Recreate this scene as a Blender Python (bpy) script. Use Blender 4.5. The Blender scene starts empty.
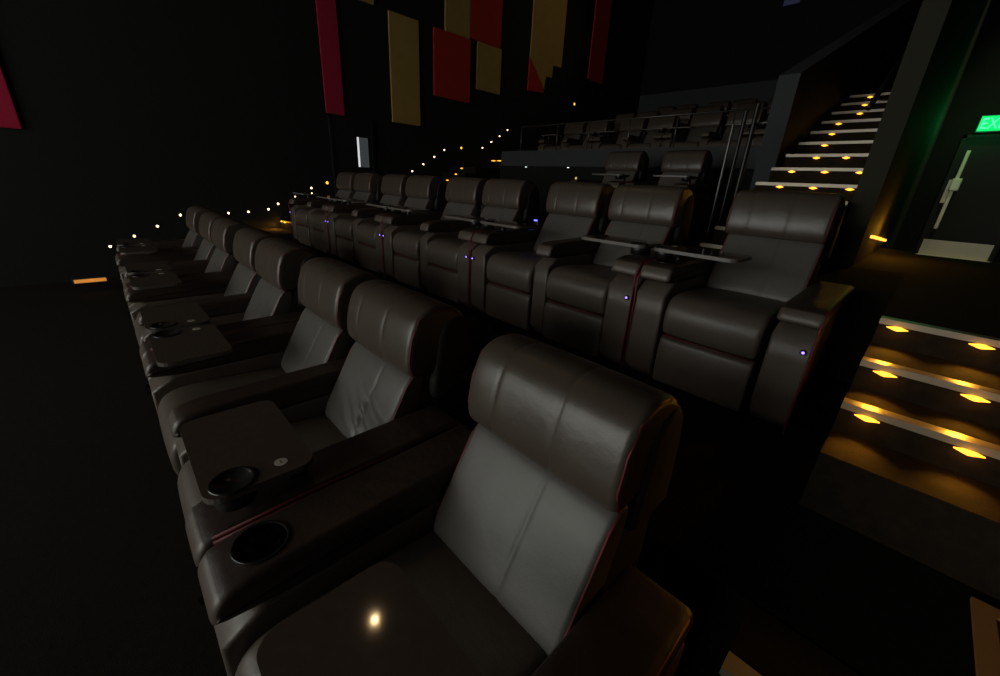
import bpy, bmesh, math, random
from mathutils import Vector, Matrix

C = bpy.context.scene.collection
random.seed(4)

# ---------------------------------------------------------------- camera, world, exposure
cam_data = bpy.data.cameras.new('camera')
cam_data.sensor_width = 36.0
cam_data.lens = 14.265
cam_data.clip_start = 0.02
cam = bpy.data.objects.new('camera', cam_data)
C.objects.link(cam)
F_ = Vector((-0.663515, 0.654724, -0.362056))
R_ = Vector((0.687017, 0.724803, 0.051648))
U_ = Vector((-0.296234, 0.21447, 0.930724))
EYE = 1.77
M_ = Matrix((R_, U_, -F_)).transposed().to_4x4()
M_.translation = Vector((0, 0, EYE))
cam.matrix_world = M_
bpy.context.scene.camera = cam

world = bpy.data.worlds.new('world')
bpy.context.scene.world = world
world.use_nodes = True
world.node_tree.nodes['Background'].inputs[0].default_value = (0.5, 0.6, 0.7, 1)
world.node_tree.nodes['Background'].inputs[1].default_value = 0.0006

vs = bpy.context.scene.view_settings
bpy.context.scene.display_settings.display_device = 'sRGB'
vs.view_transform = 'Standard'
vs.look = 'None'
vs.gamma = 1.0
vs.use_curve_mapping = False
vs.exposure = 0.0

SCREEN = 4.0        # glow of the cinema screen
AMBER = (1.0, 0.42, 0.035)
STEP_W = 0.20        # watts of one step light

# ---------------------------------------------------------------- materials
def mat(name, col, rough=0.6, metal=0.0, spec=0.5, bump=None, emit=None, estr=0.0, var=None):
    m = bpy.data.materials.new(name)
    m.use_nodes = True
    nt = m.node_tree
    b = nt.nodes['Principled BSDF']
    b.inputs['Base Color'].default_value = (*col, 1)
    b.inputs['Roughness'].default_value = rough
    b.inputs['Metallic'].default_value = metal
    b.inputs['Specular IOR Level'].default_value = spec
    if emit:
        b.inputs['Emission Color'].default_value = (*emit, 1)
        b.inputs['Emission Strength'].default_value = estr
    tc = nt.nodes.new('ShaderNodeTexCoord')
    if var:                                   # (scale, second colour, contrast)
        n = nt.nodes.new('ShaderNodeTexNoise')
        n.inputs['Scale'].default_value = var[0]
        n.inputs['Detail'].default_value = 5
        nt.links.new(tc.outputs['Object'], n.inputs['Vector'])
        r = nt.nodes.new('ShaderNodeValToRGB')
        r.color_ramp.elements[0].position = 0.5 - var[2]
        r.color_ramp.elements[1].position = 0.5 + var[2]
        r.color_ramp.elements[0].color = (*col, 1)
        r.color_ramp.elements[1].color = (*var[1], 1)
        nt.links.new(n.outputs['Fac'], r.inputs['Fac'])
        nt.links.new(r.outputs['Color'], b.inputs['Base Color'])
    if bump:                                  # list of (scale, distance)
        prev = None
        for sc, dist in bump:
            n = nt.nodes.new('ShaderNodeTexNoise')
            n.inputs['Scale'].default_value = sc
            n.inputs['Detail'].default_value = 4
            nt.links.new(tc.outputs['Object'], n.inputs['Vector'])
            bp = nt.nodes.new('ShaderNodeBump')
            bp.inputs['Distance'].default_value = dist
            bp.inputs['Strength'].default_value = 0.8
            nt.links.new(n.outputs['Fac'], bp.inputs['Height'])
            if prev: nt.links.new(prev.outputs['Normal'], bp.inputs['Normal'])
            prev = bp
        nt.links.new(prev.outputs['Normal'], b.inputs['Normal'])
    return m

BACKL_SHEEN = mat('leather_back_painted_sheen', (0.082, 0.074, 0.066), 0.45, spec=0.5, bump=[(8, 0.005), (220, 0.0006)], var=(6, (0.096, 0.088, 0.078), 0.25))  # greyer than the seat leather: light on the tilted backs put into the colour
LEATHER = mat('leather_dark_taupe', (0.086, 0.064, 0.049), 0.42, spec=0.5, bump=[(8, 0.005), (220, 0.0006)], var=(6, (0.105, 0.082, 0.065), 0.25))
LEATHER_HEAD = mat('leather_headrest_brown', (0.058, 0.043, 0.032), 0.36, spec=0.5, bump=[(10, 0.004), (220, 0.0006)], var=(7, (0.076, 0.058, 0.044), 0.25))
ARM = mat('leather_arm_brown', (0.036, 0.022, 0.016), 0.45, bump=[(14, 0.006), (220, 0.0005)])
SHELL = mat('seat_shell_dark', (0.012, 0.009, 0.008), 0.7)
PIPE = mat('red_piping', (0.13, 0.010, 0.012), 0.6)
TRAY = mat('tray_laminate', (0.075, 0.054, 0.042), 0.06, var=(30, (0.095, 0.067, 0.052), 0.3))
TRAY_EDGE = mat('tray_edge_band', (0.12, 0.105, 0.09), 0.35)
BLACK = mat('black_plastic', (0.006, 0.006, 0.006), 0.3)
CUPM = mat('cup_holder_black', (0.004, 0.004, 0.004), 0.45)
RIM = mat('cup_rim_satin', (0.05, 0.05, 0.05), 0.22, metal=0.7)
BADGE = mat('badge_cream', (0.55, 0.50, 0.42), 0.5)
BADGE_INK = mat('badge_ink', (0.10, 0.08, 0.07), 0.5)
LED = mat('led_violet', (0.1, 0.08, 0.5), 0.4, emit=(0.28, 0.17, 1.0), estr=3.2)
LEDB = mat('led_blue', (0.1, 0.1, 0.6), 0.4, emit=(0.12, 0.10, 1.0), estr=5)
CARPET = mat('carpet_dark', (0.010, 0.009, 0.007), 0.95, spec=0.1, bump=[(260, 0.003)], var=(40, (0.016, 0.013, 0.009), 0.2))
STEPCARPET = mat('carpet_stairs', (0.014, 0.010, 0.006), 0.9, spec=0.15, bump=[(240, 0.003)], var=(18, (0.026, 0.018, 0.010), 0.2))
WALLDARK = mat('wall_black_paint', (0.010, 0.011, 0.010), 0.85, spec=0.2, bump=[(60, 0.002)])
WALLGREY = mat('wall_grey_paint', (0.050, 0.056, 0.057), 0.8, spec=0.2, bump=[(60, 0.002)])
WALLBROWN = mat('wall_brown_paint', (0.034, 0.032, 0.022), 0.8, spec=0.2, bump=[(60, 0.002)])
CEIL = mat('ceiling_black', (0.006, 0.006, 0.007), 0.9, spec=0.1)
NOSE = mat('nosing_aluminium', (0.38, 0.33, 0.25), 0.38, metal=0.3, bump=[(90, 0.001)])
AMB = mat('step_light_amber', (1, 0.6, 0.1), 0.4, emit=(1.0, 0.42, 0.03), estr=2.3)
DOT = mat('aisle_light_warm', (1, 0.8, 0.5), 0.4, emit=(1.0, 0.66, 0.30), estr=9)
DOTHOUSE = mat('aisle_light_housing', (0.02, 0.02, 0.02), 0.5)
RED = mat('panel_red_fabric', (0.40, 0.030, 0.022), 0.95, spec=0.05, bump=[(300, 0.001)], var=(3, (0.47, 0.036, 0.026), 0.3))
CRIM = mat('panel_crimson_fabric', (0.36, 0.018, 0.050), 0.95, spec=0.05, bump=[(300, 0.001)], var=(3, (0.42, 0.022, 0.060), 0.3))
TAN = mat('panel_tan_fabric', (0.36, 0.23, 0.065), 0.95, spec=0.05, bump=[(300, 0.001)], var=(3, (0.42, 0.27, 0.08), 0.3))
STEEL = mat('brushed_steel', (0.72, 0.69, 0.54), 0.38, metal=0.35, bump=[(120, 0.0008)])
RAILM = mat('rail_dark_metal', (0.10, 0.10, 0.095), 0.35, metal=0.6)
RAILB = mat('rail_black_metal', (0.008, 0.008, 0.008), 0.4, metal=0.3)
DOORM = mat('door_dark', (0.007, 0.007, 0.008), 0.6)
GREEN = mat('exit_green_glow', (0.0, 0.4, 0.12), 0.5, emit=(0.0, 0.90, 0.17), estr=1.0)
GREENL = mat('exit_letters_glow', (0.3, 0.9, 0.6), 0.5, emit=(0.10, 1.0, 0.42), estr=1.15)
SCRM = mat('screen_glow', (0.7, 0.7, 0.7), 0.9, emit=(0.98, 1.0, 0.93), estr=SCREEN)
ORANGE = mat('mat_border_orange', (0.55, 0.22, 0.05), 0.8)
MATIN = mat('mat_brown_rubber', (0.10, 0.045, 0.02), 0.9)
PALE = mat('pale_crumb', (0.7, 0.65, 0.5), 0.8)
GLASSLIT = mat('window_hall_glow', (0.04, 0.04, 0.04), 0.2, emit=(0.75, 0.85, 0.85), estr=0.045)
JAMBLIT = mat('window_lit_strip', (0.8, 0.8, 0.8), 0.3, emit=(0.95, 0.96, 1.0), estr=0.65)
LAMPW = mat('downlight_warm', (1, 0.8, 0.5), 0.4, emit=(1.0, 0.62, 0.22), estr=40)
PORT = mat('projection_port_glow', (0.1, 0.1, 0.2), 0.2, emit=(0.35, 0.40, 1.0), estr=0.02)

# ---------------------------------------------------------------- helpers
def new_obj(name, bm, m, parent=None, smooth=False, mats=None):
    me = bpy.data.meshes.new(name)
    bmesh.ops.recalc_face_normals(bm, faces=bm.faces)
    bm.to_mesh(me); bm.free()
    for mm in ([m] if not mats else mats): me.materials.append(mm)
    if smooth:
        for p in me.polygons: p.use_smooth = True
    o = bpy.data.objects.new(name, me)
    C.objects.link(o)
    if parent: o.parent = parent
    return o

def empty(name, loc=(0, 0, 0)):
    o = bpy.data.objects.new(name, None)
    o.empty_display_size = 0.1
    o.location = loc
    C.objects.link(o)
    return o

def tag(o, label, cat, group=None, kind=None):
    o['label'] = label; o['category'] = cat
    if group: o['group'] = group
    if kind: o['kind'] = kind
    return o

def struct(o):
    o['kind'] = 'structure'
    return o

def box(bm, x0, x1, y0, y1, z0, z1, bev=0.0, seg=2, mi=0):
    vs_ = [bm.verts.new((x, y, z)) for x in (x0, x1) for y in (y0, y1) for z in (z0, z1)]
    idx = [(0, 1, 3, 2), (4, 6, 7, 5), (0, 4, 5, 1), (2, 3, 7, 6), (0, 2, 6, 4), (1, 5, 7, 3)]
    fs = [bm.faces.new([vs_[i] for i in f]) for f in idx]
    for f in fs: f.material_index = mi
    if bev > 0:
        bmesh.ops.recalc_face_normals(bm, faces=fs)
        es = list({e for f in fs for e in f.edges})
        bmesh.ops.bevel(bm, geom=es, offset=bev, segments=seg, affect='EDGES', profile=0.5)

def bx(name, m, x0, x1, y0, y1, z0, z1, parent=None, bev=0.0):
    bm = bmesh.new(); box(bm, x0, x1, y0, y1, z0, z1, bev)
    return new_obj(name, bm, m, parent)

def cyl(bm, c, r, h, axis='Z', n=20, r2=None, mi=0):
    r2 = r if r2 is None else r2
    lo, hi = [], []
    for i in range(n):
        a = 2 * math.pi * i / n
        p, q = math.cos(a), math.sin(a)
        def P(rr, t):
            if axis == 'Z': return (c[0] + rr * p, c[1] + rr * q, c[2] + t)
            if axis == 'Y': return (c[0] + rr * p, c[1] + t, c[2] + rr * q)
            return (c[0] + t, c[1] + rr * p, c[2] + rr * q)
        lo.append(bm.verts.new(P(r, 0))); hi.append(bm.verts.new(P(r2, h)))
    fs = [bm.faces.new(lo[::-1]), bm.faces.new(hi)]
    for i in range(n):
        j = (i + 1) % n
        fs.append(bm.faces.new((lo[i], lo[j], hi[j], hi[i])))
    for f in fs: f.material_index = mi

def lathe(bm, c, prof, n=28):
    rings = []
    for r, z in prof:
        rings.append([bm.verts.new((c[0] + r * math.cos(2 * math.pi * i / n), c[1] + r * math.sin(2 * math.pi * i / n), c[2] + z)) for i in range(n)])
    for a, b in zip(rings, rings[1:]):
        for i in range(n):
            j = (i + 1) % n
            bm.faces.new((a[i], a[j], b[j], b[i]))
    bm.faces.new(rings[0]) ; bm.faces.new(rings[-1])

def tube(bm, pts, r, n=6):
    pts = [Vector(p) for p in pts]
    rings = []
    for i, p in enumerate(pts):
        d = (pts[min(i + 1, len(pts) - 1)] - pts[max(i - 1, 0)]).normalized()
        a = d.cross(Vector((1, 0, 0)))
        if a.length < 0.2: a = d.cross(Vector((0, 0, 1)))
        a.normalize(); b = d.cross(a)
        rings.append([bm.verts.new(p + r * (math.cos(2 * math.pi * k / n) * a + math.sin(2 * math.pi * k / n) * b)) for k in range(n)])
    for u, v in zip(rings, rings[1:]):
        for k in range(n):
            j = (k + 1) % n
            bm.faces.new((u[k], u[j], v[j], v[k]))
    bm.faces.new(rings[0][::-1]); bm.faces.new(rings[-1])

def chaikin(P, it=2):
    for _ in range(it):
        Q = []
        for i in range(len(P)):
            a, b = P[i], P[(i + 1) % len(P)]
            Q.append((a[0] * .75 + b[0] * .25, a[1] * .75 + b[1] * .25))
            Q.append((a[0] * .25 + b[0] * .75, a[1] * .25 + b[1] * .75))
        P = Q
    return P

def offset(P, d):
    n = len(P); out = []
    area = sum(P[i][0] * P[(i + 1) % n][1] - P[(i + 1) % n][0] * P[i][1] for i in range(n))
    s = 1 if area > 0 else -1
    for i in range(n):
        a, b = P[i - 1], P[(i + 1) % n]
        tx, ty = b[0] - a[0], b[1] - a[1]
        l = math.hypot(tx, ty) or 1
        out.append((P[i][0] - s * ty / l * d, P[i][1] + s * tx / l * d))
    return out

def pillow(bm, prof, x0, x1, r=0.03, seams=(), dip=0.008, it=2, crown=0.0, wrinkle=None):
    """soft box swept along x from a closed (y,z) outline, its ends rounded, seams pressed in"""
    P = chaikin(prof, it)
    st = []
    for k in range(6):
        t = k / 5 * math.pi / 2
        st.append((x0 + r * (1 - math.sin(t)) if False else x0 + r * (1 - math.cos(t)), r * (1 - math.sin(t))))
    mids = [x0 + r + (x1 - x0 - 2 * r) * i / 12 for i in range(1, 12)]
    xs = [(x, 0.0) for x in mids if all(abs(x - s) > 0.022 for s in seams)]
    for s in seams:
        xs += [(s - 0.02, 0.0), (s - 0.007, dip * .35), (s, dip), (s + 0.007, dip * .35), (s + 0.02, 0.0)]
    xs.sort()
    st = st + xs + [(x1 + x0 - x, d) for x, d in reversed(st)]
    rings = []
    for x, d in st:
        u = (x - x0) / (x1 - x0) * 2 - 1
        Q = offset(P, d - crown * (1 - u * u))
        ring = []
        for (y, z) in Q:
            dy = wrinkle(x, z) if wrinkle else 0.0
            ring.append(bm.verts.new((x, y + dy, z)))
        rings.append(ring)
    n = len(P)
    for a, b in zip(rings, rings[1:]):
        for i in range(n):
            j = (i + 1) % n
            bm.faces.new((a[i], a[j], b[j], b[i]))
    bm.faces.new(rings[0][::-1]); bm.faces.new(rings[-1])
    return P

def prism_x(bm, poly, x0, x1):
    a = [bm.verts.new((x0, y, z)) for y, z in poly]
    b = [bm.verts.new((x1, y, z)) for y, z in poly]
    bm.faces.new(a[::-1]); bm.faces.new(b)
    for i in range(len(poly)):
        j = (i + 1) % len(poly)
        bm.faces.new((a[i], a[j], b[j], b[i]))

def copy_tree(o, parent=None):
    c = o.copy(); C.objects.link(c); c.parent = parent
    for ch in list(o.children): copy_tree(ch, c)
    return c

# ---------------------------------------------------------------- levels of the stepped floor
L1, L2, L3, L4, L5, L6 = -0.14, 0.45, 1.18, 2.15, 2.73, 3.31
L3S = 1.04                  # the seats behind the cross aisle stand a little lower
XL, XR = -9.7, 1.2          # side walls
AL = -8.72                  # inner edge of the left aisle
AR = -0.04                  # inner edge of the right aisle
YF, YB = -8.6, 16.8         # front wall, back wall
HT = 8.6

struct(bx('floor', CARPET, XL, XR, YF, 1.35, -0.3, L1))
struct(bx('floor', CARPET, AL, AR, 1.35, 3.98, -0.3, L2))
struct(bx('floor', CARPET, AL, AR, 3.98, 5.2, -0.3, L3))
struct(bx('floor', CARPET, AL, -1.55, 5.2, 8.3, -0.3, L3S))
struct(bx('floor', CARPET, -1.55, AR, 5.2, 5.3, -0.3, L3))
struct(bx('floor', CARPET, AL, -1.55, 8.3, 10.95, -0.3, L4))
struct(bx('floor', CARPET, AL, -1.55, 10.95, 13.6, -0.3, L5))
struct(bx('floor', CARPET, AL, -1.55, 13.6, YB, -0.3, L6))
# right landing beside the stairs and the ramp down to the exit door
bm = bmesh.new()
prism_x(bm, [(3.05, -0.2), (7.6, -0.2), (11.9, -0.2), (11.9, 0.87), (7.6, L3), (3.05, L3)], AR, XR)
struct(new_obj('floor', bm, STEPCARPET))
bm = bmesh.new()
prism_x(bm, [(5.2, -0.2), (11.9, -0.2), (11.9, 0.87), (8.3, 1.12), (8.3, L3 - 0.001), (5.2, L3 - 0.001)], -0.42, AR)
struct(new_obj('floor', bm, STEPCARPET))
# right landing level with the second row
struct(bx('floor', CARPET, AR, XR, 1.35, 2.07, -0.3, L2))

struct(bx('wall_left', WALLDARK, XL - 0.2, XL, YF, YB, -0.2, HT))
struct(bx('wall_right', WALLDARK, XR, XR + 0.2, YF, 12.1, -0.2, HT))
struct(bx('wall_front', WALLDARK, XL, XR, YF - 0.2, YF, -0.2, HT))
struct(bx('wall_back', WALLGREY, XL, -0.42, YB, YB + 0.2, -0.2, 5.4))
struct(bx('wall_back_upper_fade', WALLDARK, XL, -0.42, YB - 0.02, YB + 0.2, 5.4, HT))  # black upper part: light fading up the wall put into the colour
struct(bx('ceiling', CEIL, XL, XR, YF, YB, HT, HT + 0.2))
# wall holding the exit door, and the wall between the upper stairs and the exit passage
bm = bmesh.new()
box(bm, -0.42, -0.05, 11.9, 12.1, -0.3, HT); box(bm, 0.97, XR, 11.9, 12.1, -0.2, HT); box(bm, -0.05, 0.97, 11.9, 12.1, 3.06, HT)
struct(new_obj('wall_exit', bm, WALLDARK))
bm = bmesh.new(); box(bm, -0.60, -0.42, 5.3, YB, -0.2, HT, 0.0)
struct(new_obj('wall_passage', bm, WALLBROWN))

# cinema screen on the front wall (behind the viewer's left): the light of the room
scr = empty('cinema_screen', (-4.3, YF + 0.06, 2.8))
tag(scr, 'wide pale cinema screen glowing dimly on the front wall', 'screen')
bx('screen_cloth', SCRM, -4.6, 4.6, 0, 0.03, -1.9, 1.9, scr)
bm = bmesh.new()
box(bm, -4.75, 4.75, -0.04, 0.05, 1.9, 2.05); box(bm, -4.75, 4.75, -0.04, 0.05, -2.05, -1.9)
box(bm, -4.75, -4.6, -0.04, 0.05, -1.9, 1.9); box(bm, 4.6, 4.75, -0.04, 0.05, -1.9, 1.9)
new_obj('screen_frame', bm, BLACK, scr)

# ---------------------------------------------------------------- stairs with lit nosings
def lamp(parent, x, y, z, w, r=0.012, spot=True):
    ld = bpy.data.lights.new('step_glow', 'SPOT' if spot else 'POINT')
    if spot: ld.spot_size = math.radians(95); ld.spot_blend = 1.0
    ld.energy = w; ld.color = AMBER; ld.shadow_soft_size = r
    lo = bpy.data.objects.new('step_glow', ld)
    C.objects.link(lo); lo.parent = parent; lo.location = (x, y, z)
    if spot: lo.rotation_euler = (-math.radians(58), 0, 0)

def nosing(parent, x0, x1, y, z, lights, w=STEP_W, size=0.045, d=0.055, m=None):
    """metal edge of one step, its front lip at y, with small lights under the lip"""
    bm = bmesh.new()
    prism_x(bm, [(y - 0.012, z + 0.006), (y - 0.012, z - 0.026), (y + 0.002, z - 0.026), (y + 0.002, z - 0.002), (y + d, z - 0.002), (y + d, z + 0.006)], x0, x1)
    n = new_obj('nosing', bm, m or NOSE, parent)
    for x in lights:
        bm = bmesh.new()
        hw = [(1, 0.0), (0.8, 0.003), (0.55, 0.006), (0.3, 0.010), (0, 0.0125)]
        out = [(x + size * u, z - 0.038 + v) for u, v in hw] + [(x - size * u, z - 0.038 + v) for u, v in hw[::-1][1:]]
        out += [(x - size * u, z - 0.038 - v) for u, v in hw[1:]] + [(x + size * u, z - 0.038 - v) for u, v in hw[::-1][1:-1]]
        fr = [bm.verts.new((a, y - 0.013, b)) for a, b in out]; bk = [bm.verts.new((a, y - 0.001, b)) for a, b in out]
        bm.faces.new(fr); bm.faces.new(bk[::-1])
        for q in range(len(out)): bm.faces.new((fr[q], bk[q], bk[(q + 1) % len(out)], fr[(q + 1) % len(out)]))
        new_obj('step_light', bm, AMB, n)
        lamp(n, x, y - 0.020, z - 0.040, w)
        lamp(n, x, y - 0.045, z - 0.050, w * 0.035, spot=False)
    return n

def flight(name, label, x0, x1, ys, z0, rise, m, nos=True, lights=(), y_end=None, w=STEP_W, base=-0.2, skip=(), nm=None, size=0.045):
    root = empty(name, ((x0 + x1) / 2, ys[0], z0))
    root['kind'] = 'structure'
    cx, cy, cz = root.location
    bm = bmesh.new()
    poly = [(ys[0] - cy, base - cz)]
    z = z0
    for i, y in enumerate(ys):
        poly.append((y - cy, z - cz)); z += rise; poly.append((y - cy, z - cz))
    poly.append((y_end - cy, z - cz)); poly.append((y_end - cy, base - cz))
    prism_x(bm, poly, x0 - cx, x1 - cx)
    new_obj('steps', bm, m, root)
    z = z0
    for i, y in enumerate(ys):
        z += rise
        if nos and i not in skip:
            nosing(root, x0 - cx, x1 - cx, y - cy, z - cz, [a - cx for a in (lights[i] if lights else [])], w, m=nm, size=size)
    return root

# near flight on the right: first row level up to the second row level (the camera stands over it)
flight('stairs', '', AR, XR, [0.10, 0.42, 0.74, 1.06], L1, 0.1475, CARPET, y_end=1.36, lights=[[], [], [], []])
# second flight: second row level up to the cross aisle (seen lit at the right edge)
flight('stairs', '', AR, XR, [2.06, 2.061, 2.35, 2.62, 3.02], L2, 0.146, STEPCARPET, y_end=3.06,
       lights=[[], [], [0.06, 0.38, 0.72, 1.04], [0.06, 0.36, 0.70, 1.02], [0.04, 0.35, 0.70, 1.02]], w=3.0, skip=(0, 1))
# upper flight beside the upper rows
uy = [4.15 + 0.3125 * i for i in range(4)] + [5.4 + 0.45 * n for n in range(9)]
ulights = [[], [], [], [], [-1.26, -0.96, -0.66], [-1.29, -0.98, -0.68], [-1.18, -0.9], [-1.22], [-1.26], [-1.3], [-1.17], [-1.21], [-1.24]]
up = empty('stairs', (-1.05, 4.15, L3)); up['kind'] = 'structure'
bm = bmesh.new(); poly = [(0, -0.9)]; z = 0.0
zs = [0.15, 0.30, 0.45, 0.60] + [0.755 + 0.178 * n for n in range(9)]
prev = 0.0
for y, z in zip(uy, zs):
    poly += [(y - 4.15, prev), (y - 4.15, z)]; prev = z
poly += [(YB - 4.15, prev), (YB - 4.15, -0.9)]
prism_x(bm, poly, -0.45, 0.45)
new_obj('steps', bm, STEPCARPET, up)
for y, z, ls in zip(uy, zs, ulights):
    nosing(up, -0.45, 0.45, y - 4.15, z, [a + 1.05 for a in ls], 0.5, size=0.038)

# left aisle flights
ay = [-0.05, 0.30, 0.65, 1.0]
flight('stairs', '', XL, AL, ay, L1, 0.1475, STEPCARPET, y_end=2.2, nm=RAILB)
flight('stairs', '', XL, AL, [2.2, 2.72, 3.25, 3.79], L2, 0.1825, STEPCARPET, y_end=5.6,
       lights=[[], [-9.62, -9.42], [], []], w=10.0, nm=RAILB, size=0.07)
flight('stairs', '', XL, AL, [5.6, 5.95, 6.3, 6.65, 7.0, 7.35], L3, 0.1617, CARPET, y_end=8.4,
       lights=[[-9.2], [], [-9.3], [-9.0], [-9.1], [-9.3]], w=0.3, nm=RAILB, size=0.06)
flight('stairs', '', XL, AL, [8.4, 8.75, 9.1, 9.5], L4, 0.145, CARPET, y_end=10.95,
       lights=[[], [-9.55, -9.3, -9.05, -8.85], [-9.4, -9.15, -8.9], [-8.95]], w=0.3, nm=RAILB, size=0.12)
flight('stairs', '', XL, AL, [10.95, 11.3, 11.65, 12.0], L5, 0.145, CARPET, y_end=YB, nm=RAILB)

# ---------------------------------------------------------------- half walls
struct(bx('wall_half_upper_front', WALLGREY, AL + 0.05, -1.82, 8.22, 8.3, 2.24, 2.60))
struct(bx('wall_riser_upper', WALLDARK, AL, -1.56, 8.24, 8.3, L3, 2.24))
bm = bmesh.new()
prism_x(bm, [(6.2, L3), (16.0, L3), (16.0, 6.9), (15, 6.6), (6.2, 3.15)], -1.78, -1.56)
struct(new_obj('wall_half_stairs', bm, WALLGREY))

# ---------------------------------------------------------------- recliner seats (local: x across, y back, z up; head front over y=0)
HW = 0.325        # half width of the headrest
IW = 0.300        # half width between the arms

def arc_pts(prof, ylim, it=2):
    return prof

def add_piping(parent, pts_by_side, name='piping'):
    for pts in pts_by_side:
        bm = bmesh.new(); tube(bm, pts, 0.0045)
        new_obj(name, bm, PIPE, parent, True)

def make_seat(left, right, tray, creased=False, aisle=False, front_pipe=True):
    """left / right: None, 'outer', 'outer_cup', 'outer_led', 'centre'; tray: 'left', 'right' or None"""
    root = empty('recliner_seat')
    # body under the cushion
    bm = bmesh.new()
    box(bm, -IW, IW, -0.88, 0.16, 0.05, 0.33, 0.012)
    for sx in (-0.22, 0.22):
        for sy in (-0.75, 0.05): cyl(bm, (sx, sy, -0.14), 0.025, 0.20, n=10)
    new_obj('seat_base', bm, SHELL, root)
    # seat cushion with its rolled front
    sp = [(-0.20, 0.30), (-0.86, 0.27), (-0.955, 0.255), (-0.985, 0.33), (-0.985, 0.44), (-0.93, 0.525), (-0.80, 0.545), (-0.5, 0.53), (-0.24, 0.51), (-0.16, 0.42)]
    bm = bmesh.new()
    P = pillow(bm, sp, -IW + 0.003, IW - 0.003, 0.03, seams=(), crown=0.006)
    cush = new_obj('seat_cushion', bm, LEATHER, root, True)
    add_piping(cush, [[(-IW + 0.02, -0.966, 0.262), (-0.1, -0.972, 0.258), (0.1, -0.972, 0.258), (IW - 0.02, -0.966, 0.262)]])
    # leg rest panel below
    lp = [(-0.86, -0.11), (-0.94, -0.11), (-0.965, -0.08), (-0.975, 0.08), (-0.97, 0.20), (-0.955, 0.245), (-0.86, 0.25)]
    bm = bmesh.new(); pillow(bm, lp, -IW + 0.003, IW - 0.003, 0.016)
    new_obj('leg_rest', bm, LEATHER, root, True)
    # backrest shell, carrying headrest and back cushion
    shp = [(0.18, 1.19), (0.245, 1.10), (0.27, 0.6), (0.25, 0.08), (0.10, 0.06), (-0.14, 0.30), (-0.16, 0.5), (-0.02, 0.88), (0.05, 1.15)]
    bm = bmesh.new(); pillow(bm, shp, -IW + 0.002, IW - 0.002, 0.03, it=1)
    sh = new_obj('back_shell', bm, SHELL, root, True)
    wp = [(0.18, 1.19), (0.245, 1.10), (0.262, 0.80), (0.25, 0.762), (0.03, 0.762), (0.0, 0.80), (0.02, 0.93), (0.05, 1.15)]
    bm = bmesh.new(); pillow(bm, wp, -HW - 0.012, HW + 0.012, 0.03, it=1)
    new_obj('shell_wing', bm, SHELL, sh, True)
    wr = None
    if creased:
        def wr(x, z):
            t = math.exp(-((z - 0.66) / 0.12) ** 2) * math.exp(-((x - 0.08) / 0.2) ** 2)
            return 0.009 * t * math.sin(75 * z + 34 * x + 1.5 * math.sin(14 * x + 9 * z))
    bp = [(-0.085, 0.915), (-0.125, 0.86), (-0.285, 0.58), (-0.31, 0.50), (-0.25, 0.44), (-0.12, 0.48), (0.0, 0.86), (-0.02, 0.92)]
    if creased:
        bp = bp[:1] + [(-0.125 - 0.16 * k / 12, 0.86 - 0.28 * k / 12) for k in range(13)] + bp[3:]
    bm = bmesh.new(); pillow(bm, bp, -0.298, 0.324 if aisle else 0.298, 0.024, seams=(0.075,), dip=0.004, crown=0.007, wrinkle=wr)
    bc = new_obj('back_cushion', bm, BACKL_SHEEN, root, True)
    pl = [(-0.07, 0.905), (-0.115, 0.86), (-0.20, 0.705), (-0.275, 0.57), (-0.29, 0.50)]
    add_piping(bc, [[(0.32 if aisle and s > 0 else s * 0.294, y, z) for y, z in pl] for s in (-1, 1)])
    hp = [(-0.055, 0.90), (-0.115, 0.925), (-0.125, 1.0), (-0.105, 1.11), (-0.065, 1.205), (0.02, 1.24), (0.13, 1.225), (0.21, 1.17), (0.215, 1.05), (0.10, 0.95)]
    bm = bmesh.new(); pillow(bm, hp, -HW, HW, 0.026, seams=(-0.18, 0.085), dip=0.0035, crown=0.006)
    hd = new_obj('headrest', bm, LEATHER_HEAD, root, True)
    ph = [(-0.07, 0.91), (-0.10, 0.94), (-0.112, 1.0), (-0.093, 1.105), (-0.052, 1.19), (0.03, 1.222), (0.12, 1.21)]
    add_piping(hd, [[(s * (HW - 0.006), y, z) for y, z in ph] for s in (-1, 1)])

    def arm(side, kind):
        low = aisle and side > 0          # the aisle arm sits lower and a little wider out
        if kind == 'centre':
            xa, xb = (-IW - 0.005 - 0.168, -IW - 0.005) if side < 0 else (IW + 0.005, IW + 0.173)
            y0 = -0.95
        else:
            xa, xb = (-IW - 0.005 - 0.221, -IW - 0.005) if side < 0 else (IW + 0.005, IW + 0.226)
            y0 = -0.985
        xc = (xa + xb) / 2
        a = new_obj('armrest', (lambda b: (pillow(b, [(y0, -0.13), (y0 - 0.005, 0.3), (y0, 0.60), (-0.5, 0.61), (0.06, 0.62), (0.08, 0.3), (0.06, -0.13), (-0.5, -0.13)], xa + 0.004, xb - 0.004, 0.018, it=1), b)[1])(bmesh.new()), LEATHER, root, True)
        bm = bmesh.new()
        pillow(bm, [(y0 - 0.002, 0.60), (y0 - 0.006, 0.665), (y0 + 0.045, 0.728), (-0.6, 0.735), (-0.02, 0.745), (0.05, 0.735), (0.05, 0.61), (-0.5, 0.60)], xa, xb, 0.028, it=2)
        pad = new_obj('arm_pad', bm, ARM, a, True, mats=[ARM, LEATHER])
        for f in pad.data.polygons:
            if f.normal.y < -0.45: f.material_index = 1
        edge = xa + 0.008 if side < 0 else xb - 0.008        # red seam down the outer front corner
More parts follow.
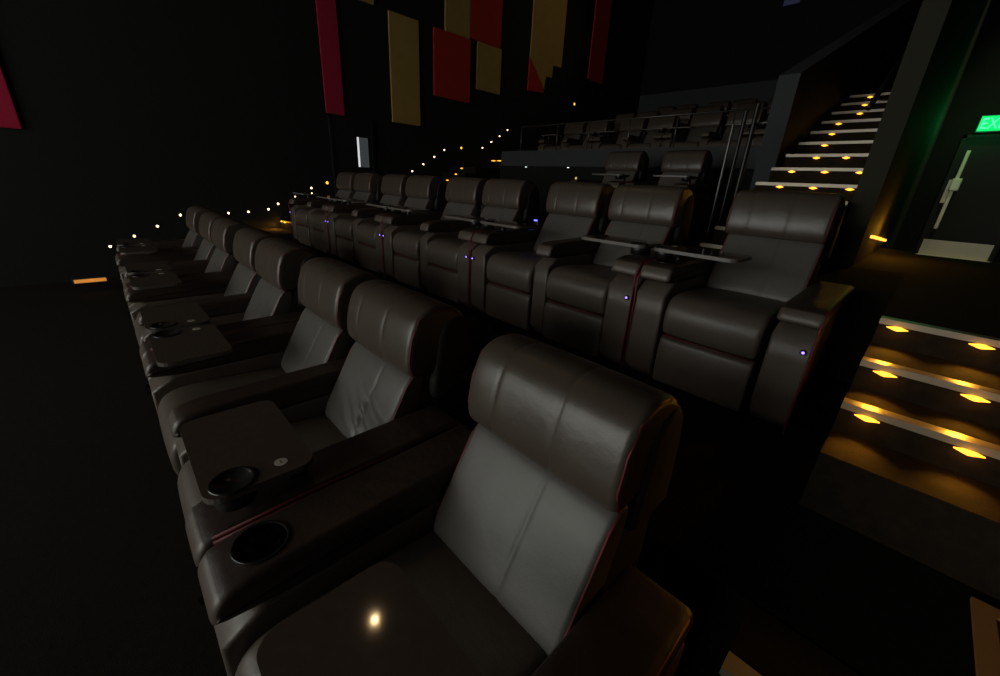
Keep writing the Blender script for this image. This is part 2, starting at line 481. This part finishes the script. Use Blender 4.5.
        if kind != 'centre':
            bm = bmesh.new()
            tube(bm, ([(edge, y0 - 0.006, -0.11), (edge, y0 - 0.012, 0.35), (edge, y0 - 0.015, 0.62)] if front_pipe else []) + [(edge, y0 + 0.05, 0.712), (edge, y0 + 0.3, 0.722), (edge, -0.3, 0.724), (edge, 0.0, 0.728)], 0.006)
            new_obj('piping', bm, PIPE, a, True)
        if kind in ('outer_led', 'outer_button'):
            lx = xc + side * 0.065
            bm = bmesh.new(); cyl(bm, (lx, y0 - 0.018, 0.46), 0.017, 0.02, 'Y', 16)
            new_obj('control_button', bm, BLACK, a)
            bm = bmesh.new(); cyl(bm, (lx, y0 - 0.022, 0.46), 0.0075, 0.02, 'Y', 12)
            new_obj('control_light' if kind == 'outer_led' else 'control_cap', bm, LED if kind == 'outer_led' else RIM, a)
        if kind in ('outer_cup', 'outer'):
            bm = bmesh.new(); lathe(bm, (xc, -0.83, 0.728), [(0.0, 0.004), (0.070, 0.004), (0.070, 0.002), (0.04, 0.0)])
            new_obj('cup_holder', bm, CUPM, a, True)
            bm = bmesh.new(); lathe(bm, (xc, -0.83, 0.728), [(0.069, 0.0), (0.076, 0.001), (0.080, 0.004), (0.077, 0.008), (0.071, 0.008), (0.0695, 0.004)])
            new_obj('cup_rim', bm, RIM, a, True)
        if low:
            for o in [a] + a.children_recursive:
                for v in o.data.vertices:
                    v.co.x += 0.028
                    if v.co.z > 0: v.co.z *= 0.878
        return a
    if left: arm(-1, left)
    if right: arm(1, right)

    if tray:
        s = 1 if tray == 'right' else -1
        x0, x1, y0, y1 = -0.05, 0.50, -0.93, -0.60
        cxy = (0.435, -0.845); cr = 0.060
        tz0, tz1 = 0.806, 0.828
        bm = bmesh.new()
        loop = []
        rr = 0.055
        for (cx, cy, a0) in ((x1 - rr, y1 - rr, 0), (x0 + rr, y1 - rr, 90), (x0 + rr, y0 + rr, 180), (x1 - rr, y0 + rr, 270)):
            for k in range(6):
                a = math.radians(a0 + 18 * k)
                loop.append((cx + rr * math.cos(a), cy + rr * math.sin(a)))
        circ = [(cxy[0] + cr * math.cos(2 * math.pi * k / 24), cxy[1] + cr * math.sin(2 * math.pi * k / 24)) for k in range(24)]
        for zz in (tz0, tz1):
            es = []
            for L in (loop, circ):
                vv = [bm.verts.new((s * x, y, zz)) for x, y in L]
                es += [bm.edges.new((vv[i], vv[(i + 1) % len(vv)])) for i in range(len(vv))]
            bmesh.ops.triangle_fill(bm, edges=es, use_beauty=True)
        bm.verts.ensure_lookup_table()
        nl, nc = len(loop), len(circ); T = nl + nc
        for a0, nn in ((0, nl), (nl, nc)):
            for i in range(nn):
                j = (i + 1) % nn
                f = bm.faces.new((bm.verts[a0 + i], bm.verts[a0 + j], bm.verts[T + a0 + j], bm.verts[T + a0 + i]))
                f.material_index = 1
        tr = new_obj('tray', bm, TRAY, root, mats=[TRAY, TRAY_EDGE])
        bm = bmesh.new()
        c3 = (s * cxy[0], cxy[1], tz1)
        lathe(bm, c3, [(0.0, -0.066), (0.052, -0.066), (0.057, -0.02), (0.058, -0.002), (0.061, -0.002), (0.060, -0.072), (0.0, -0.074)])
        new_obj('cup_holder', bm, CUPM, tr, True)
        bm = bmesh.new()
        lathe(bm, c3, [(0.056, -0.003), (0.057, 0.004), (0.064, 0.005), (0.068, 0.002), (0.068, -0.001)])
        new_obj('cup_rim', bm, RIM, tr, True)
        bm = bmesh.new(); lathe(bm, (s * 0.435, -0.70, tz1), [(0.0, 0.0005), (0.021, 0.0005), (0.021, 0.0015), (0.0, 0.0016)])
        bd = new_obj('badge', bm, BADGE, tr)
        bm = bmesh.new()
        box(bm, s * 0.435 - 0.009, s * 0.435 + 0.009, -0.7025, -0.6975, tz1 + 0.001, tz1 + 0.0021)
        new_obj('badge_mark', bm, BADGE_INK, tr)
        bm = bmesh.new()
        cyl(bm, (s * 0.405, -0.66, 0.70), 0.026, 0.107, n=16)
        box(bm, *sorted((s * 0.33, s * 0.47)), -0.71, -0.62, 0.792, 0.806)
        new_obj('tray_post', bm, BLACK, root)
    for o in root.children_recursive: o.data.transform(Matrix.Translation((0, 0, 0.14)))
    return root

PS, PL = 0.78, 1.06
def xs_of(first, n):
    out = [first]
    for i in range(2, n + 1):
        out.append(out[-1] - (PL if i % 2 == 0 else PS))
    return out

A = make_seat('centre', 'outer_led', 'right')        # right seat of a pair
A1 = make_seat('centre', 'outer_button', 'right', front_pipe=False)
B1 = make_seat('outer_button', None, 'left', front_pipe=False)
A_cr = make_seat('centre', 'outer_button', 'right', creased=True, front_pipe=False)
Bs = make_seat('outer_led', None, 'left')            # left seat of a pair
E1 = make_seat('outer', 'outer_button', 'right', aisle=True, front_pipe=False)        # aisle seat, first row
E2 = make_seat('outer', 'outer_led', 'left', aisle=True)         # aisle seat, second row
used = set()
def put_seat(proto, x, y, z, label, group):
    if proto not in used:
        used.add(proto); o = proto
    else:
        o = copy_tree(proto)
    o.location = (x, y, z)
    tag(o, label, 'recliner seat', group)
    return o

ORD = ['first', 'second', 'third', 'fourth', 'fifth', 'sixth', 'seventh', 'eighth', 'ninth']
row1 = xs_of(-0.688, 8)
for i, x in enumerate(row1):
    if i == 0:
        put_seat(E1, x, 0.958, L1, 'nearest leather recliner at the stair end of the front row, light reflected in tray', 'recliners of the front row')
    elif i == 1:
        put_seat(A_cr, x, 0.958, L1, 'front row recliner with creased back cushion and round badge on its tray, second from stairs', 'recliners of the front row')
    else:
        put_seat(A1 if i % 2 else B1, x, 0.958, L1, f'front row leather recliner, {ORD[i]} counting from the lit right stairs', 'recliners of the front row')
row2 = xs_of(-0.784, 9)
for i, x in enumerate(row2):
    if i == 0:
        put_seat(E2, x, 3.61, L2, 'wide dark recliner at the end of the second row beside the lit stairs', 'recliners of the second row')
    else:
        put_seat(A if i % 2 else Bs, x, 3.61, L2, f'second row leather recliner, {ORD[i]} counting from the lit right stairs', 'recliners of the second row')
# cross aisle seats and the upper rows
for x, l in ((-2.99, 'cross aisle recliner behind the second row, the one nearer the right stairs'),
             (-4.05, 'cross aisle recliner behind the second row, the one farther from the right stairs')):
    put_seat(A1, x, 6.86, L3S, l, 'recliners on the cross aisle')
for (y, z, rn) in ((10.35, L4, 'fourth'), (12.95, L5, 'fifth'), (15.55, L6, 'topmost')):
    for i, x in enumerate(xs_of(-2.35, 7)):
        put_seat(B1 if i % 2 == 0 else A1, x, y, z, f'{rn} row recliner above the grey half wall, {ORD[i]} from the upper stairs', f'recliners of the {rn} row')

# small blue glow on the console between two pairs of the second row
bm = bmesh.new(); box(bm, -0.03, 0.03, -0.02, 0.02, 0, 0.10, 0.008); 
t = new_obj('console_charger', bm, BLACK); t.location = (-2.99, 3.42, L2 + 0.89)
tag(t, 'small black charger with a blue glow on the second row console', 'charger')
bm = bmesh.new(); box(bm, -0.022, 0.022, -0.026, -0.018, 0.072, 0.084, 0.002)
new_obj('charger_light', bm, LEDB, t)

# ---------------------------------------------------------------- railings
def rail(name, label, x0, x1, y, z, h, posts, m=RAILM, r=0.02, mid=True):
    root = empty(name, ((x0 + x1) / 2, y, z)); cx = (x0 + x1) / 2
    bm = bmesh.new(); tube(bm, [(x0 - cx, 0, h), (x1 - cx, 0, h)], r, 10)
    new_obj('top_rail', bm, m, root, True)
    if mid:
        bm = bmesh.new(); tube(bm, [(x0 - cx, 0, h * .45), (x1 - cx, 0, h * .45)], r * .6, 8)
        new_obj('middle_rail', bm, m, root, True)
    for p in posts:
        bm = bmesh.new(); cyl(bm, (p - cx, 0, 0), r, h, n=10)
        new_obj('post', bm, m, root, True)
    tag(root, label, 'railing')
    return root
rail('guard_railing', 'thin metal guard railing along the top of the grey half wall', -8.0, -1.95, 8.26, 2.60, 0.56, [-8.0, -6.8, -5.9, -4.9, -3.9, -2.9, -1.95], r=0.014, mid=False)
for k, (x, y, zt, lb, mm, rr) in enumerate(((-1.80, 5.15, 2.50, 'bright tall metal post at the end of the cross aisle seats', RAILM, 0.015),
                                    (-1.70, 5.15, 2.62, 'dark slim metal post just right of the bright tall post', RAILB, 0.020),
                                    (-1.60, 5.15, 2.68, 'black metal post closest to the foot of the upper stairs', RAILB, 0.024))):
    bm = bmesh.new(); cyl(bm, (0, 0, 0), rr, zt - L3, n=14); cyl(bm, (0, 0, 0), rr * 2.2, 0.012, n=16)
    o = new_obj('rail_post', bm, mm, None, False); o.location = (x, y, L3)
    tag(o, lb, 'post', 'posts at the foot of the upper stairs')
# sloping handrail on the passage wall above the upper stairs
bm = bmesh.new()
tube(bm, [(-0.72, 5.35, 2.60), (-0.72, 6.2, 3.15), (-0.72, 9.0, 4.30), (-0.72, 9.3, 4.34)], 0.022, 10)
hr = new_obj('handrail', bm, RAILB, None, True)
tag(hr, 'dark sloping handrail running up beside the upper lit stairs', 'handrail')
for yy, zz in ((5.6, 2.76), (7.4, 3.64), (9.0, 4.30)):
    bm = bmesh.new(); tube(bm, [(-0.72, yy, zz), (-0.72, yy, zz - 0.05), (-0.66, yy, zz - 0.06), (-0.59, yy, zz - 0.06)], 0.008, 6)
    new_obj('bracket', bm, RAILB, hr, True)

# ---------------------------------------------------------------- wall lights along the left aisle
dots = [(-0.06, 0.41), (0.29, 0.57), (0.64, 0.73), (1.01, 0.92), (1.78, 0.95), (2.13, 0.97), (2.51, 1.02), (2.71, 1.13), (3.07, 1.29), (3.43, 1.47),
        (3.79, 1.59), (6.02, 1.96), (6.36, 2.15), (6.71, 2.35), (7.04, 2.55), (7.62, 2.65), (8.4, 2.72), (8.74, 2.91), (9.06, 3.10), (9.38, 3.30), (12.52, 4.46)]
big = {10: 0.034, 15: 0.034, 20: 0.045}
dot_proto = None
dl = ['lowest wall light of the left aisle, at the far left', 'second lowest wall light of the left aisle', 'third lowest wall light of the left aisle', 'fourth wall light up the left aisle, left of the farthest front row headrests',
      'small wall light just above the far front row headrests', 'middle wall light of the level three above the front row headrests', 'right wall light of the level three above the front row headrests',
      'lowest wall light of the rise left of the second row', 'middle wall light of the rise left of the second row', 'top small wall light of the rise left of the second row',
      'brighter amber wall light at the far end of the second row', 'lowest wall light above the far second row headrests', 'second wall light up the climb below the tan panel', 'third wall light up the climb below the tan panel',
      'fourth wall light up the climb below the red panel', 'brighter amber wall light between the two upper climbs', 'lowest light of the topmost wall climb', 'second light of the topmost wall climb', 'third light of the topmost wall climb',
      'highest small light of the topmost wall climb', 'lone bright amber light high above the upper rows']
for i, (y, z) in enumerate(dots):
    r = big.get(i, 0.020)
    bm = bmesh.new(); cyl(bm, (0, 0, 0), r * 1.6, 0.02, 'X', 14)
    root = new_obj('aisle_light', bm, DOTHOUSE); root.location = (XL, y, z)
    bm = bmesh.new(); cyl(bm, (0.015, 0, 0), r, 0.012, 'X', 14, r * .7)
    new_obj('lens', bm, AMB if i in big else DOT, root)
    tag(root, dl[i], 'wall light', 'aisle lights on the left wall')

# amber glow on the left floor, built as a small light box, and small lights along the upper half wall
bm = bmesh.new(); box(bm, 0, 0.05, -0.20, 0.20, 0, 0.075, 0.006)
o = new_obj('floor_glow', bm, DOTHOUSE); o.location = (-8.80, -0.39, 0.0)
tag(o, 'low amber glow built as a floor light at the far left before the front row', 'floor light')
bm = bmesh.new(); box(bm, 0.048, 0.056, -0.18, 0.18, 0.012, 0.065)
new_obj('lens', bm, mat('floor_glow_dim_amber', (1, .4, .1), .4, emit=(1, .38, .06), estr=0.4), o)
lamp(o, 0.14, 0, 0.08, 0.05, spot=False)
for k, x in enumerate((-7.72, -6.35)):
    bm = bmesh.new(); box(bm, -0.07, 0.07, -0.014, 0, -0.012, 0.012, 0.003)
    o = new_obj('wall_marker_light', bm, DOTHOUSE); o.location = (x, 8.24, 2.215)
    tag(o, ('left' if k == 0 else 'right') + ' one of two white marker lights under the grey half wall', 'wall light', 'marker lights under the half wall')
    bm = bmesh.new(); box(bm, -0.03, 0.03, -0.018, -0.012, -0.008, 0.008)
    new_obj('lens', bm, mat('marker_white', (1, 1, 1), .4, emit=(.85, .95, 1), estr=1.2), o)
bm = bmesh.new(); cyl(bm, (0, 0, 0), 0.04, -0.02, 'Y', 14)
o = new_obj('wall_marker_light', bm, DOTHOUSE); o.location = (-6.08, 8.24, 1.985)
tag(o, 'round yellowish marker light on the dark riser above a second row headrest', 'wall light')
bm = bmesh.new(); cyl(bm, (0, -0.018, 0), 0.028, -0.008, 'Y', 14)
new_obj('lens', bm, mat('marker_yellow', (1, 1, .5), .4, emit=(1, .75, .25), estr=0.45), o)

# slanted amber strip on the passage wall
root = empty('strip_light', (-0.42, 6.6, 1.40))
tag(root, 'short slanted amber strip light low at the end of the passage wall', 'strip light')
bm = bmesh.new(); prism_x(bm, [(-0.62, 0.06), (-0.62, 0.03), (1.7, -0.13), (1.7, -0.10)], 0, 0.03)
new_obj('strip_lens', bm, mat('strip_amber', (1, .6, .1), .4, emit=(1, .45, .05), estr=2.2), root)
lamp(root, 0.18, 0.3, 0.10, 4.5, 0.05, spot=False)

# ---------------------------------------------------------------- fabric panels on the left wall
def panel(name, m, y0, y1, z0, z1, label, depth, poly=None):
    bm = bmesh.new()
    pts = poly or [(y0, z0), (y1, z0), (y1, z1), (y0, z1)]
    prism_x(bm, pts, 0.0, 0.05)
    es = [e for e in bm.edges]
    bmesh.ops.bevel(bm, geom=es, offset=0.008, segments=2, affect='EDGES')
    o = new_obj(name, bm, m)
    o.location = (XL + depth, 0, 0)
    tag(o, label, 'wall panel', 'fabric panels on the left wall')
TOP = 7.9
panel('fabric_wall_panel', CRIM, -1.5, -0.62, 2.16, TOP, 'crimson fabric panel at the far left edge', 0)
panel('fabric_wall_panel', CRIM, 3.92, 4.32, 3.0, TOP, 'narrow crimson fabric panel left of the long tan one', 0)
panel('fabric_wall_panel', TAN, 4.82, 5.16, 5.22, 6.6, 'tan fabric panel whose lower tip shows at the top edge', 0)
panel('fabric_wall_panel', TAN, 5.5, 6.28, 3.03, 5.22, 'long hanging tan fabric panel between crimson and red ones', 0)
panel('fabric_wall_panel', TAN, 7.05, 7.82, 5.1, TOP, 'tan fabric panel touching the top edge above the square red one', 0)
panel('fabric_wall_panel', RED, 6.67, 7.82, 3.77, 5.2, 'broad red fabric panel right of the long tan one', 0.052)
panel('fabric_wall_panel', RED, 7.83, 8.93, 5.26, TOP, 'red fabric panel at the top edge above the small tan one', 0)
panel('fabric_wall_panel', TAN, 8.1, 8.98, 4.16, 5.25, 'small tan fabric panel hanging below a red one', 0)
panel('fabric_wall_panel', TAN, 10.15, 11.62, 5.33, TOP, 'wide tan fabric panel with stepped lower corner, farthest tan one', 0,
      [(10.15, 5.33), (10.87, 4.62), (10.90, 4.98), (11.2, 4.98), (11.2, 5.33), (11.62, 5.33), (11.62, TOP), (10.15, TOP)])
panel('fabric_wall_panel', RED, 10.13, 10.87, 4.5, 5.3, 'small red fabric piece at the foot of the stepped tan panel', 0.0,
      [(10.13, 4.46), (10.86, 4.52), (10.86, 4.60), (10.135, 5.32)])
panel('fabric_wall_panel', RED, 13.1, 13.98, 5.3, TOP, 'narrow red fabric panel farthest to the right', 0)

# ---------------------------------------------------------------- left exit door with its lit vision window
d = empty('door_1', (XL, 4.45, L3)); d['kind'] = 'structure'
bx('door_leaf', DOORM, 0.0, 0.045, -0.45, 0.47, 0.0, 1.76, d)
bm = bmesh.new()
box(bm, 0.0, 0.06, -0.50, -0.45, 0, 1.80); box(bm, 0.0, 0.06, 0.47, 0.52, 0, 1.80); box(bm, 0.0, 0.06, -0.5, 0.52, 1.76, 1.80)
new_obj('door_frame', bm, DOORM, d)
f = bx('window_frame', BLACK, 0.045, 0.05, 0.08, 0.39, 0.75, 1.45, d)
bx('window_pane', GLASSLIT, 0.05, 0.054, 0.155, 0.37, 0.79, 1.42, f)
bx('window_strip', JAMBLIT, 0.05, 0.055, 0.105, 0.15, 0.79, 1.42, f)

# ---------------------------------------------------------------- exit door at the end of the passage
d = empty('door_2', (0.0, 11.9, 0.87)); d['kind'] = 'structure'
bx('door_leaf', DOORM, -0.03, 0.94, -0.03, 0.02, 0.0, 2.13, d)
bm = bmesh.new()
box(bm, -0.08, -0.03, -0.05, 0.02, 0, 2.19); box(bm, 0.94, 0.99, -0.05, 0.02, 0, 2.19); box(bm, -0.08, 0.99, -0.05, 0.02, 2.13, 2.19)
new_obj('door_frame', bm, DOORM, d)
bx('kick_plate', STEEL, -0.02, 0.92, -0.036, -0.03, 0.015, 0.31, d)
bm = bmesh.new(); box(bm, 0.045, 0.10, -0.11, -0.075, 0.52, 1.92, 0.010)
CREAM = mat('pull_bar_polished', (0.90, 0.86, 0.66), 0.3, metal=0.1)
pb = new_obj('pull_bar', bm, CREAM, d)
bm = bmesh.new(); box(bm, 0.055, 0.09, -0.08, -0.03, 0.62, 0.66); box(bm, 0.055, 0.09, -0.08, -0.03, 1.78, 1.82)
new_obj('bar_mount', bm, STEEL, pb)
bm = bmesh.new(); box(bm, 0.02, 0.15, -0.135, -0.06, 1.22, 1.44, 0.015)
new_obj('latch_box', bm, CREAM, pb)
bx('latch_plate', STEEL, -0.02, 0.06, -0.045, -0.03, 1.0, 1.42, d)
new_obj('threshold', (lambda b: (box(b, -0.05, 0.96, -0.16, 0.0, 0.0, 0.014, 0.004), b)[1])(bmesh.new()), STEEL, d)

# exit sign above it
s = empty('exit_sign', (0.06, 11.83, 3.11))
tag(s, 'green glowing EXIT sign above the passage door', 'exit sign')
bx('sign_body', BLACK, -0.02, 0.42, -0.01, 0.07, -0.02, 0.26, s)
bx('sign_face', GREEN, -0.005, 0.405, -0.02, -0.01, 0.0, 0.24, s)
cu = bpy.data.curves.new('exit_text', 'FONT'); cu.body = 'EXIT'; cu.size = 0.21; cu.extrude = 0.002
to = bpy.data.objects.new('exit_text', cu); C.objects.link(to)
bpy.context.view_layer.update()
me = bpy.data.meshes.new_from_object(to.evaluated_get(bpy.context.evaluated_depsgraph_get()))
bpy.data.objects.remove(to)
me.materials.clear(); me.materials.append(GREENL)
lt = bpy.data.objects.new('sign_letters', me); C.objects.link(lt); lt.parent = s
xs_ = [v.co.x for v in me.vertices]; ys_ = [v.co.y for v in me.vertices]
k = 0.35 / (max(xs_) - min(xs_))
lt.rotation_euler = (math.pi / 2, 0, 0); lt.scale = (k, 0.17 / (max(ys_) - min(ys_)), 1); lt.location = (0.025 - min(xs_) * k, -0.023, 0.035)
ld = bpy.data.lights.new('exit_glow', 'POINT'); ld.energy = 5.0; ld.color = (0.02, 1.0, 0.2); ld.shadow_soft_size = 0.1
lo = bpy.data.objects.new('exit_glow', ld); C.objects.link(lo); lo.parent = s
lo.location = (0.1, -0.7, 0.12)

# ---------------------------------------------------------------- ceiling downlights, added unseen lamps for panels and passage, projection port
root = empty('added_ceiling_spot', (-5.6, 12.5, HT))  # added unseen lamp, only there to lift the farthest panels
tag(root, 'unseen spotlight added under the ceiling to brighten the farthest wall panels', 'spotlight')
bm = bmesh.new(); cyl(bm, (0, 0, -0.14), 0.02, 0.14, n=10); lathe(bm, (0, 0, -0.30), [(0.07, 0.0), (0.08, 0.0), (0.085, 0.14), (0.03, 0.17), (0.0, 0.17)])
new_obj('added_spot_body', bm, BLACK, root, True)
ld = bpy.data.lights.new('added_panel_beam', 'SPOT'); ld.energy = 55; ld.color = (1.0, 0.76, 0.5); ld.spot_size = math.radians(60); ld.spot_blend = 1.0; ld.shadow_soft_size = 0.06
lo = bpy.data.objects.new('added_panel_beam', ld); C.objects.link(lo); lo.parent = root; lo.location = (0, 0, -0.32)
lo.rotation_euler = (Vector((-9.7, 10.6, 6.0)) - Vector((-5.6, 12.5, HT - 0.32))).to_track_quat('-Z', 'Y').to_euler()
for k, (x, y, w, lb) in enumerate(((-5.6, 2.28, 20, 'warm round downlight over the middle of the two front rows'),)):
    bm = bmesh.new(); lathe(bm, (0, 0, 0), [(0.14, 0.0), (0.15, -0.015), (0.12, -0.02), (0.11, 0.0)])
    o = new_obj('ceiling_downlight', bm, BLACK, None, True); o.location = (x, y, HT)
    tag(o, lb, 'ceiling light')
    bm = bmesh.new(); cyl(bm, (0, 0, -0.006), 0.075, 0.004, n=24)
    new_obj('lens', bm, LAMPW, o)
    ld = bpy.data.lights.new('downlight_beam', 'SPOT'); ld.energy = w; ld.color = (1.0, 0.68, 0.36); ld.spot_size = math.radians(120); ld.spot_blend = 0.9; ld.shadow_soft_size = 0.06
    lo = bpy.data.objects.new('downlight_beam', ld); C.objects.link(lo); lo.parent = o; lo.location = (0, 0, -0.04)
bm = bmesh.new(); lathe(bm, (0, 0, 0), [(0.11, 0.0), (0.12, -0.015), (0.09, -0.02), (0.08, 0.0)])
o = new_obj('ceiling_downlight', bm, BLACK, None, True); o.location = (0.45, 10.4, HT)  # added unseen lamp: brightens the pull bar and kick plate
tag(o, 'unseen downlight added over the passage to brighten the exit door', 'ceiling light')
ld = bpy.data.lights.new('downlight_beam', 'SPOT'); ld.energy = 520; ld.color = (1.0, 0.90, 0.62); ld.spot_size = math.radians(34); ld.spot_blend = 0.8; ld.shadow_soft_size = 0.08
lo = bpy.data.objects.new('downlight_beam', ld); C.objects.link(lo); lo.parent = o; lo.location = (0, 0, -0.04); lo.rotation_euler = (math.radians(8), 0, 0)
o = empty('projection_port', (-5.0, YB, 7.55)); tag(o, 'small dim bluish projection window high on the back wall', 'projection window')
bx('port_frame', BLACK, -0.30, 0.30, -0.04, 0, -0.22, 0.22, o)
bx('port_glass', PORT, -0.22, 0.22, -0.045, -0.04, -0.15, 0.15, o)

# ---------------------------------------------------------------- small things on the floor
root = empty('floor_mat', (0.83, 1.615, L2))
tag(root, 'orange bordered brown floor mat in the lower right corner', 'mat')
bm = bmesh.new()
for q in ((-0.33, -0.275, -0.36, 0.37), (0.275, 0.33, -0.36, 0.37), (-0.275, 0.275, 0.315, 0.37), (-0.275, 0.275, -0.36, -0.305)):
    box(bm, q[0], q[1], q[2], q[3], 0, 0.014)
new_obj('mat_border', bm, ORANGE, root)
bx('mat_field', MATIN, -0.275, 0.275, -0.305, 0.315, 0, 0.009, root)
bm = bmesh.new(); bmesh.ops.create_icosphere(bm, subdivisions=2, radius=0.012)
for v in bm.verts: v.co *= 1 + 0.35 * random.uniform(-1, 1)
o = new_obj('popcorn_kernel', bm, PALE, None, True); o.location = (-2.81, 2.31, L2 + 0.010)
tag(o, 'tiny pale popcorn kernel on the carpet before the second row', 'popcorn')
